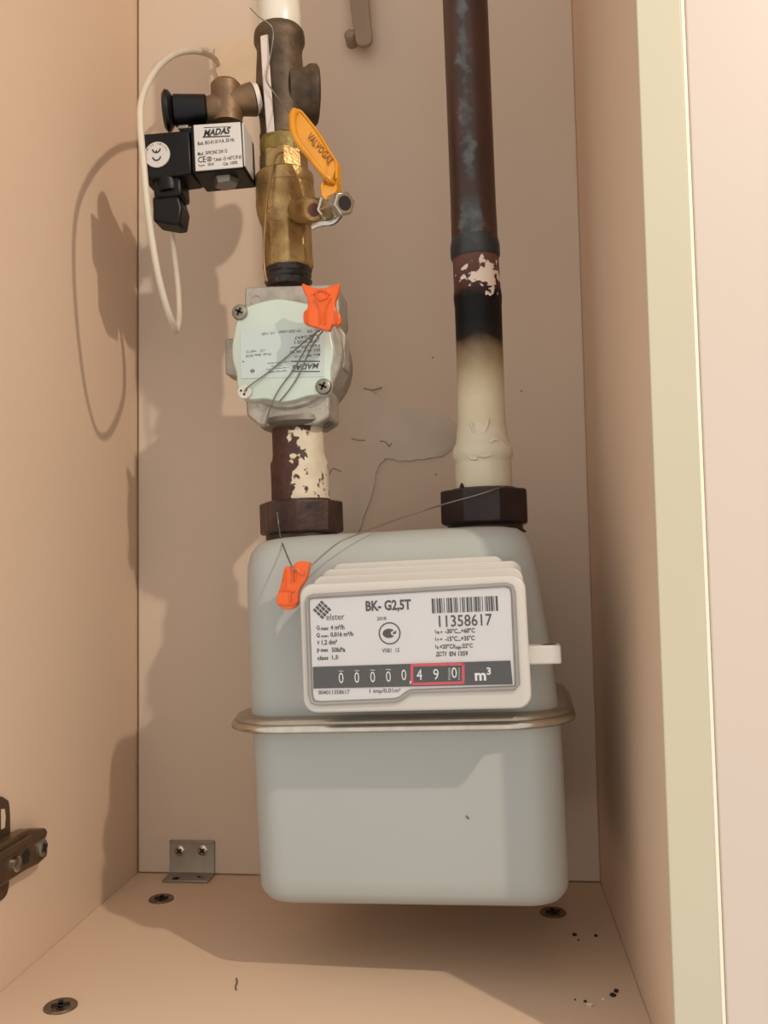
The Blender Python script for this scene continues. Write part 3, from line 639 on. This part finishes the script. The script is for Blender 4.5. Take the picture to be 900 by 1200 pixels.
annulus(ce, Vector((p.x, 0, p.z - .0012)), .0020, .0028, 185, 355, 20, y=.0004, M=SM)
ce.add([SM @ Vector((p.x + dx, .0004, p.z + .0036 + dz)) for dx, dz in ((-.0004, -.0024), (.0004, -.0024), (.0004, -.0010), (-.0004, -.0010))], [(0, 1, 2, 3)])
for k, ch in enumerate('FUNZIONE SICURA '):
    a = math.radians(200 - k * 13.2)
    if ch == ' ': continue
    tmp = MB(); text_into(tmp, ch, None, -.00035, -.0005, .00035, .0005, 0)
    for v in tmp.v:
        x, z = v.x, v.z; ca = a - math.pi / 2; rx = x * math.cos(ca) - z * math.sin(ca); rz = x * math.sin(ca) + z * math.cos(ca)
        v.x, v.z, v.y = p.x + .0066 * math.cos(a) + rx, p.z + .0066 * math.sin(a) + rz, .0004
    ce.add([SM @ v for v in tmp.v], tmp.f)
ce.build('sticker_print', M_ink, sv)

# ------------------------------------------------------------------ white cable
cab = MB().tube([P(197, 250, .524), P(199, 262, .530), P(203, 290, .540), (P(208, 330, .545)), P(210, 362, .543), P(209, 380, .530), P(206, 388, .512), P(203, 380, .497), P(196, 362, .487), P(186, 325, .478), P(178, 280, .472), P(172, 235, .468), P(168, 190, .466), P(164.5, 150, .468), P(165, 122, .474), P(172, 100, .484), P(186, 78, .502), P(206, 63.5, .530), P(228, 60, .560), P(246, 65, .592), P(254, 72, .612), P(258, 82, .622)], .0019, 12, 6).build('power_cable', M_cable)
tag(cab, 'white cable looping from the black coil connector up into the wall', 'cable')

# ------------------------------------------------------------------ right pipe
zr = lambda py: axR(py).z
base_z = zr(588)
m, N, L, b, tc, sp = nodes_of('sooty_painted_pipe', .55, 0, .25)
n1 = noise_(N, L, tc, 220, 5); n2 = noise_(N, L, tc, 60, 4)
zz = sp.outputs[2]; xx = sp.outputs[0]
span = zr(300) - base_z
t_ = math_(N, L, 'DIVIDE', zz, span)
t_ = math_(N, L, 'ADD', t_, math_(N, L, 'MULTIPLY', math_(N, L, 'SUBTRACT', n2, .5), .10))
fr_ = lambda py: (zr(py) - base_z) / span
base = ramp_(N, L, t_, [(0, rgb(212, 200, 174)), (fr_(468), rgb(208, 196, 168)), (fr_(440), rgb(176, 160, 130)), (fr_(410), rgb(120, 100, 76)), (fr_(396), rgb(26, 18, 14)), (fr_(380), rgb(5, 4, 5)), (fr_(352), rgb(5, 4, 5)), (fr_(342), rgb(74, 46, 40)), (fr_(310), rgb(104, 68, 60))])
# white flakes near the top, right of centre
ftop = math_(N, L, 'SUBTRACT', 1.0, math_(N, L, 'MULTIPLY', math_(N, L, 'ABSOLUTE', math_(N, L, 'SUBTRACT', zz, zr(331) - base_z)), 95))
fx = math_(N, L, 'SUBTRACT', 1.0, math_(N, L, 'MULTIPLY', math_(N, L, 'ABSOLUTE', math_(N, L, 'SUBTRACT', xx, .004)), 70))
fl_ = math_(N, L, 'ADD', math_(N, L, 'ADD', math_(N, L, 'MULTIPLY', ftop, .5), math_(N, L, 'MULTIPLY', fx, .35)), math_(N, L, 'MULTIPLY', math_(N, L, 'SUBTRACT', n1, .5), 2.2))
ff = ramp_(N, L, fl_, [(.50, (0, 0, 0, 1)), (.54, (1, 1, 1, 1))])
L.new(mix_(N, L, ff, base, rgb(224, 204, 190)), b.inputs['Base Color']); bump_(N, L, b, math_(N, L, 'ADD', ff, n2), .5)
M_soottube = m
m, N, L, b, tc, sp = nodes_of('brown_paint_sheen_grey_patch', .38, 0, .5)  # grey sheen stripe painted into the front colour, grey patch below it
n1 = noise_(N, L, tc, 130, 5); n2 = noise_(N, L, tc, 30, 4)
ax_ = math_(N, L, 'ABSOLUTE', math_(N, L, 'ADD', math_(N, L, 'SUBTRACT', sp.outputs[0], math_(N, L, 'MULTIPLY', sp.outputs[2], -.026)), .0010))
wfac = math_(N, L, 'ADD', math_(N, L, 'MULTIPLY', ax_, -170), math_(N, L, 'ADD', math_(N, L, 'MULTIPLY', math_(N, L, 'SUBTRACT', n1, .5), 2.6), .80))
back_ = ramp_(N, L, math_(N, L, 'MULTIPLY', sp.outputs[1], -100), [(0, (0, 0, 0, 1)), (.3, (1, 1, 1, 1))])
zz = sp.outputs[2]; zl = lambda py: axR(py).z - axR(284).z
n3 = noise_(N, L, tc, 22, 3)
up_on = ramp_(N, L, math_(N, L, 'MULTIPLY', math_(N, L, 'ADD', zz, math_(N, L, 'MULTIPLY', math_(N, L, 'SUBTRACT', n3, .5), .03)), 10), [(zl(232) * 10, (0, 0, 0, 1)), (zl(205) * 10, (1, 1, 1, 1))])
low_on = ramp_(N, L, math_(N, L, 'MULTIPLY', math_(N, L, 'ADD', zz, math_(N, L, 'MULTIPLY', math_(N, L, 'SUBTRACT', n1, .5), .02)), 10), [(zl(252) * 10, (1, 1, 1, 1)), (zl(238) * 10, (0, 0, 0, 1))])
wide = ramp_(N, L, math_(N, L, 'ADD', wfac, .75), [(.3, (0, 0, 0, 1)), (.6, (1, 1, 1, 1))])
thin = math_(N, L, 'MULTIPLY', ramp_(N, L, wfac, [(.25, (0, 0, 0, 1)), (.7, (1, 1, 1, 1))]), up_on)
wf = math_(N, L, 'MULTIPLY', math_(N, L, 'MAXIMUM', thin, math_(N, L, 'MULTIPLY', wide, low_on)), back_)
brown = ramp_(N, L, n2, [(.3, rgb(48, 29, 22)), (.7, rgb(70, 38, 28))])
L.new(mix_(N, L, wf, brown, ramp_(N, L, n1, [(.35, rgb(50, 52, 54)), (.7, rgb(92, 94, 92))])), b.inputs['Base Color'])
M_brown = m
rpipe = empty('vertical_pipe', T(axR(588)), 'tall dark brown pipe with black soot band and white lower end at right', 'pipe')
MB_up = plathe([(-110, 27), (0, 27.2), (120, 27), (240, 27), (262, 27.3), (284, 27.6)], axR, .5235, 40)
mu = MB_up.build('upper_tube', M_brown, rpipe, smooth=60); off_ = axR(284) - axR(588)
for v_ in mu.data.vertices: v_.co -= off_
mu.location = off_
plathe([(281, 27.6), (285, 28.6), (289, 29.4), (300, 29.4), (303, 28.6), (305, 27)], axR, .5235, 40, wob=.006).build('welded_collar', mat('blue_grey_collar', rgb(64, 66, 68), .42, metal=.2, col2=rgb(36, 38, 44), nscale=70, thr=(.35, .65), bump=.5), rpipe, smooth=60)
plathe([(300, 27.3), (340, 27.6), (346, 28.6), (352, 28.4), (360, 27.6), (420, 27.4), (470, 27.6), (510, 28.4), (530, 29)], axR, .5235, 40, wob=.005).build('lower_tube', M_soottube, rpipe, smooth=60)
plathe([(498, 27.6), (508, 29.5), (518, 31), (524, 34), (530, 35.5), (537, 35), (541, 32.5), (545, 32.8), (560, 33), (574, 33), (578, 33)], axR, .5235, 40, wob=.012).build('painted_sleeve', mat('cream_thick_paint', rgb(210, 200, 176), .45, noise=.06, nscale=80, bump=.5, bscale=120), rpipe, smooth=70)
dp = MB()
for pts in ([(552, 500), (558, 512), (568, 510), (572, 496)], [(540, 536), (556, 534), (566, 539), (580, 536), (596, 533)], [(574, 524), (582, 519), (592, 527), (598, 534)], [(548, 530), (552, 540), (560, 541)]):
    q = []
    for x, y in pts:
        c = axR(y); r = (29.8 if y < 515 else 34) * .5235 / FPX; X = P(x, y, .5235 - .012).x - c.x; X = max(-r * .98, min(r * .98, X))
        q.append(Vector((c.x + X, c.y - math.sqrt(r * r - X * X) + .0006, c.z + (y * 0))))
    dp.tube(q, .0011, 8, 5)
dp.build('paint_drip', MATS['cream_thick_paint'], rpipe, smooth=80)
c = axR(570); MB().lathe(c + Vector((-.0125, -.0115, .001)), c + Vector((-.0125, -.013, -.004)), [(0, .0006), (.002, .0013), (.004, .0011), (.0048, .0003)], 10).build('dark_drop', M_soot, rpipe)

# ------------------------------------------------------------------ seals and wires
def seal(name_pts, conv, Y, th, label, ridge, m=M_orange, tilt=0.0):
    pts = [conv(x, y) for x, y in name_pts]
    f = spline([P(a, b_, Y) for a, b_ in pts], 3, True); cen = sum(f, Vector()) / len(f)
    e = empty('orange_seal', T(cen), label, 'seal', 'orange wire seals')
    g = [v + Vector((0, th, 0)) for v in f]
    MB().prism(f, g).build('seal_body', m, e, bevel=.0006, smooth=50)
    r = MB()
    for line in ridge: r.tube([P(*conv(x, y), Y - .0004) for x, y in line], .00055, 6, 3)
    r.build('moulded_ridge', m, e)
    return e
z4 = lambda x, y: (260 + x / 6, 330 + y / 6)
se = seal([(562, 12), (620, 32), (700, 48), (780, 22), (826, 14), (818, 80), (796, 140), (800, 195), (832, 235), (830, 300), (775, 302), (757, 342), (700, 335), (640, 312), (600, 302), (574, 280), (574, 215), (600, 185), (600, 120), (576, 70)], z4, .487, .0045,
     'flat orange plastic seal on the upper right corner of the aluminium regulator', [[(640, 90), (700, 60), (760, 90)], [(650, 120), (690, 190), (690, 300)], [(765, 115), (730, 190), (725, 300)], [(660, 75), (670, 110), (700, 130), (740, 110), (745, 80)], [(600, 200), (600, 290)], [(800, 210), (805, 290)]])
z3_ = lambda x, y: (320 + x / 15, 640 + y / 15)
seal([(220, 360), (340, 350), (400, 290), (500, 262), (600, 275), (640, 300), (615, 440), (570, 590), (500, 700), (440, 820), (430, 1010), (350, 1100), (230, 1120), (120, 1060), (65, 1010), (65, 880), (110, 760), (150, 600), (180, 450)], z3_, .436, .006,
     'tilted orange plastic seal hanging at the upper left corner of the counter', [[(210, 400), (205, 560), (210, 740)], [(345, 370), (345, 640)], [(390, 480), (390, 600)], [(420, 400), (470, 460), (560, 500)], [(300, 830), (310, 980)], [(130, 780), (250, 760), (380, 800)], [(120, 1010), (250, 1020), (400, 1010)]])
def wire(pts, label, r=.00045, m=M_wire, k=5):
    return tag(MB().tube([P(*p) for p in pts], r, 6, k).build('seal_wire', m, smooth=80), label, 'wire')
wire([(293, 9, .500), (304, 20, .503), (318, 31, .508), (320, 45, .508), (316, 70, .510), (312, 92, .5095), (318, 104, .509), (328, 118, .507), (338, 131, .492), (343, 134, .484)], 'thin grey wire winding down the dark tee to the yellow lever tip')
wire([(332, 178, .513), (324, 182, .511), (320, 195, .5095), (317, 212, .5085), (313, 235, .508), (311, 260, .509), (309, 290, .5115), (310, 315, .5125), (313, 330, .511)], 'brassy twisted wire down the left front of the ball valve', .0007, M_wire_b)
wire([(376, 386, .487), (362, 396, .4955), (340, 415, .5045), (312, 438, .5045), (290, 454, .5035), (287, 460, .5030)], 'thin wire from orange seal to the white sealing screw on the regulator')
wire([(374, 386, .487), (362, 402, .4975), (345, 432, .5045), (330, 452, .5045), (320, 470, .5045), (313, 490, .508), (311, 500, .510)], 'thin wire from orange seal running left-down across regulator sticker to its lower rim')
wire([(379, 387, .487), (366, 405, .4985), (350, 440, .5045), (338, 458, .5045), (327, 471, .5045)], 'short thin wire beside the long one across regulator sticker')
wire([(325, 600, .501), (327, 618, .500), (330, 634, .470), (336, 650, .445), (342, 664, .4355), (345, 672, .4355)], 'thin wire from the left union nut down to the hanging orange seal')
wire([(357, 672, .436), (366, 662, .440), (385, 645, .4445), (402, 633, .448), (430, 622, .458), (470, 607, .477), (520, 591, .4925), (560, 580, .4935), (578, 574, .4955), (590, 570.5, .503)], 'long thin wire from the hanging seal to the right union nut')

# ------------------------------------------------------------------ strap on the back wall, top
stp = empty('wall_strap', T(P(425, 50, .612)), 'short grey metal strap hanging on the back wall at the top', 'strap')
f = spline([P(x, y, .606) for x, y in ((408, -60), (426, -60), (434, 20), (436, 46), (428, 53), (418, 50), (414, 30), (410, 0))], 3, True)
MB().prism(f, [v + Vector((0, .004, 0)) for v in f]).build('strap_bar', M_bracket, stp, bevel=.0008)
c = P(411, 43, .612); MB().lathe(c + Vector((0, .008, 0)), c - Vector((0, 1, 0)), [(0, .0045), (.010, .0045), (.012, .003)], 14).build('screw_head', M_bracket, stp)

# ------------------------------------------------------------------ corner bracket
def phillips(mb_parent, c, n, r, m=M_chrome, name='screw'):
    n = Vector(n).normalized(); e = MB().lathe(c, c + n, [(0, r), (.0006, r), (.0011, r * .8), (.0013, r * .35)], 20).build(name, m, mb_parent)
    cr = MB(); u = n.orthogonal().normalized(); w = n.cross(u)
    for a, b_ in ((u, w), (w, u)):
        vs = [c + n * .0016 + a * (i * r * .62) + b_ * (j * r * .16) for i, j in ((-1, -1), (1, -1), (1, 1), (-1, 1))]; cr.prism(vs, [v - n * .0006 for v in vs])
    cr.build('cross_slot', M_hole, e); return e
ab = empty('corner_bracket', T((-.209, .612, 0)), 'zinc corner bracket with four screw holes at foot of back wall', 'bracket')
X0, X1 = -.2252, -.1932
br = MB().loft([[Vector((x, y, z)) for y, z in ((.6198, .0235), (.6180, .0235), (.6180, .0040), (.6170, .0024), (.6155, .0018), (.6025, .0018), (.6025, .0002), (.6160, .0002), (.6198, .0030))] for x in (X0, X1)])
br.build('angle_plate', M_zinc, ab, bevel=.0004)
for px, py in ((210.5, 997), (237.5, 996.5)): phillips(ab, P(px, py, .618), (0, -1, 0), .0036)
rims = MB().box(((X0 + X1) / 2, .6176, .0229), (X1 - X0, .0012, .0014)); rims.build('folded_rim', M_zinc, ab, bevel=.0003)
for px, py in ((206, 1029.5), (234, 1028.5)):
    c = PZ(px, py, .0018); c.y = max(c.y, .606); MB().lathe(c, c + Vector((0, 0, 1)), [(0, .0026), (.0002, .0024)], 14).build('screw_hole', M_hole, ab)
phillips(ab, Vector((PZ(234, 1028.5, .0018).x, .6075, .0015)), (0, -.2, 1), .0022, M_zinc)

# ------------------------------------------------------------------ fastener caps on the floor
for px, py, lab, m_, rot_ in ((71, 1180, 'round slotted metal fastener on the floor nearest the front left', M_cap, .4), (189, 1054, 'round slotted metal fastener on the floor just below the corner bracket', M_cap, .2), (648, 1070, 'round dark fastener on the floor under meter lower right corner', M_cap, .1)):
    c = PZ(px, py, 0.0); e = empty('floor_fastener', T(c), lab, 'fastener', 'fasteners sunk in the cabinet floor')
    MB().lathe(c - Vector((0, 0, .0005)), c + Vector((0, 0, 1)), [(0, .0080), (.0011, .0080), (.0016, .0075), (.0013, .0066)], 32).build('cap', m_, e)
    cr = MB()
    for a in (rot_, rot_ + math.pi / 2): cr.box((0, 0, .0013), (.0085, .0022, .0006), T(c) @ Matrix.Rotation(a, 4, 'Z'))
    cr.box((.0015, -.0035, .0013), (.003, .002, .0006), T(c)); cr.build('cross_slot', M_hole, e)

# ------------------------------------------------------------------ crumbs on the floor
def crumb(px, py, s, m_, lab):
    c = PZ(px, py, 0); mb = MB(); n = 7
    rg = lambda z, k: [c + Vector((math.cos(2 * math.pi * i / n) * s * k * random.uniform(.6, 1.3), math.sin(2 * math.pi * i / n) * s * k * random.uniform(.6, 1.3), z)) for i in range(n)]
    mb.loft([rg(0, 1), rg(s * .5, 1.05), rg(s * .9, .5)]); tag(mb.build('crumb', m_), lab, 'crumb', 'crumbs on the cabinet floor')
crumb(673, 1096, .0013, M_soot, 'dark crumb on the floor just right of the dark fastener, left of a pair')
crumb(698, 1097, .0011, M_soot, 'dark crumb on the floor beside the right board, right of a pair')
crumb(678, 1102, .0007, M_soot, 'tiny dark crumb just below the left one of the back pair')
crumb(722, 1162, .0013, M_soot, 'dark crumb furthest right of the front cluster by the right board')
crumb(718, 1167, .0014, M_soot, 'dark flat crumb just left of the rightmost front crumb')
crumb(674, 1172, .0006, M_soot, 'tiny dark crumb at the left end of the front cluster')
crumb(686, 1174, .0009, M_soot, 'dark crumb touching the white chip in the front cluster')
crumb(691, 1179, .0016, M_flake, 'largest white plaster chip on the floor at front right')
crumb(707, 1171, .0009, M_flake, 'small white chip between the white and dark crumbs at front right')
crumb(729, 1102, .0006, M_flake, 'tiny pale chip at the foot of the right board')
fib = MB().tube([PZ(277, 1146, .0006), PZ(278, 1151, .0010), PZ(276, 1156, .0006), PZ(277, 1160, .0006)], .0003, 5, 5); tag(fib.build('hair_fibre', M_hinge), 'short curved brown fibre lying on the lit floor left of centre', 'fibre')

# ------------------------------------------------------------------ hinge plate on the left board
hg = empty('hinge_plate', T((XL, .445, .07)), 'bronze cabinet hinge plate screwed to the left side board', 'hinge')
def Lw(py_, z, h): return Vector((XL + h, py_, z))
def wallprism(pts, h0, h1): return MB().prism([PXh(x, y, h1) for x, y in pts], [PXh(x, y, h0) for x, y in pts])
def PXh(x, y, h): q = PX(x, y, XL); return Vector((XL + h, q.y, q.z))
wing = spline([PXh(x, y, .0015) for x, y in ((-22, 937), (-4, 933), (4, 936), (8.5, 944), (9.5, 990), (8, 1035), (4, 1050), (-6, 1058), (-24, 1062), (-32, 1000))], 3, True)
wing2 = [Vector((XL + .0001, v.y, v.z)) for v in wing]
MB().prism(wing, wing2).build('wing_plate', M_hinge, hg, bevel=.0005)
wallprism([(-2, 948), (2, 948), (3, 958), (2, 970), (-2, 972)], .0012, .0017).build('wing_slot', M_board, hg)
arm = wallprism([(-30, 998), (8, 975), (18, 971), (24, 971), (36, 970), (39, 974), (37, 982), (31, 985), (33, 990), (39, 996), (38, 1003), (28, 1012), (12, 1020), (-4, 1030), (-30, 1046)], .0015, .0085)
am = arm.build('hinge_arm', M_hinge, hg, bevel=.0008)
wallprism([(-28, 1003), (6, 983), (14, 978), (16, 984), (-28, 1012)], .008, .0105).build('arm_ridge', M_hinge, hg, bevel=.0006)
c = PXh(30, 993, .0085); s = MB().lathe(c, c + Vector((1, 0, 0)), [(0, .0046), (.0015, .0046), (.0022, .0036)], 20).build('adjusting_screw', M_screw, hg)
cr = MB()
for a in (.4, .4 + math.pi / 2): cr.box((0, 0, 0), (.0006, .0055, .0011), T(c + Vector((.0024, 0, 0))) @ Matrix.Rotation(a, 4, 'X'))
cr.build('cross_slot', M_hole, s)
wallprism([(8, 1001), (14, 994), (17, 999), (15, 1010), (9, 1013)], .008, .0088).build('arm_slot', M_hole, hg)
c = PXh(-1, 1012, .0085); MB().lathe(c, c + Vector((1, 0, 0)), [(0, .004), (.0015, .004), (.002, .003)], 18).build('adjusting_screw', M_chrome, hg)
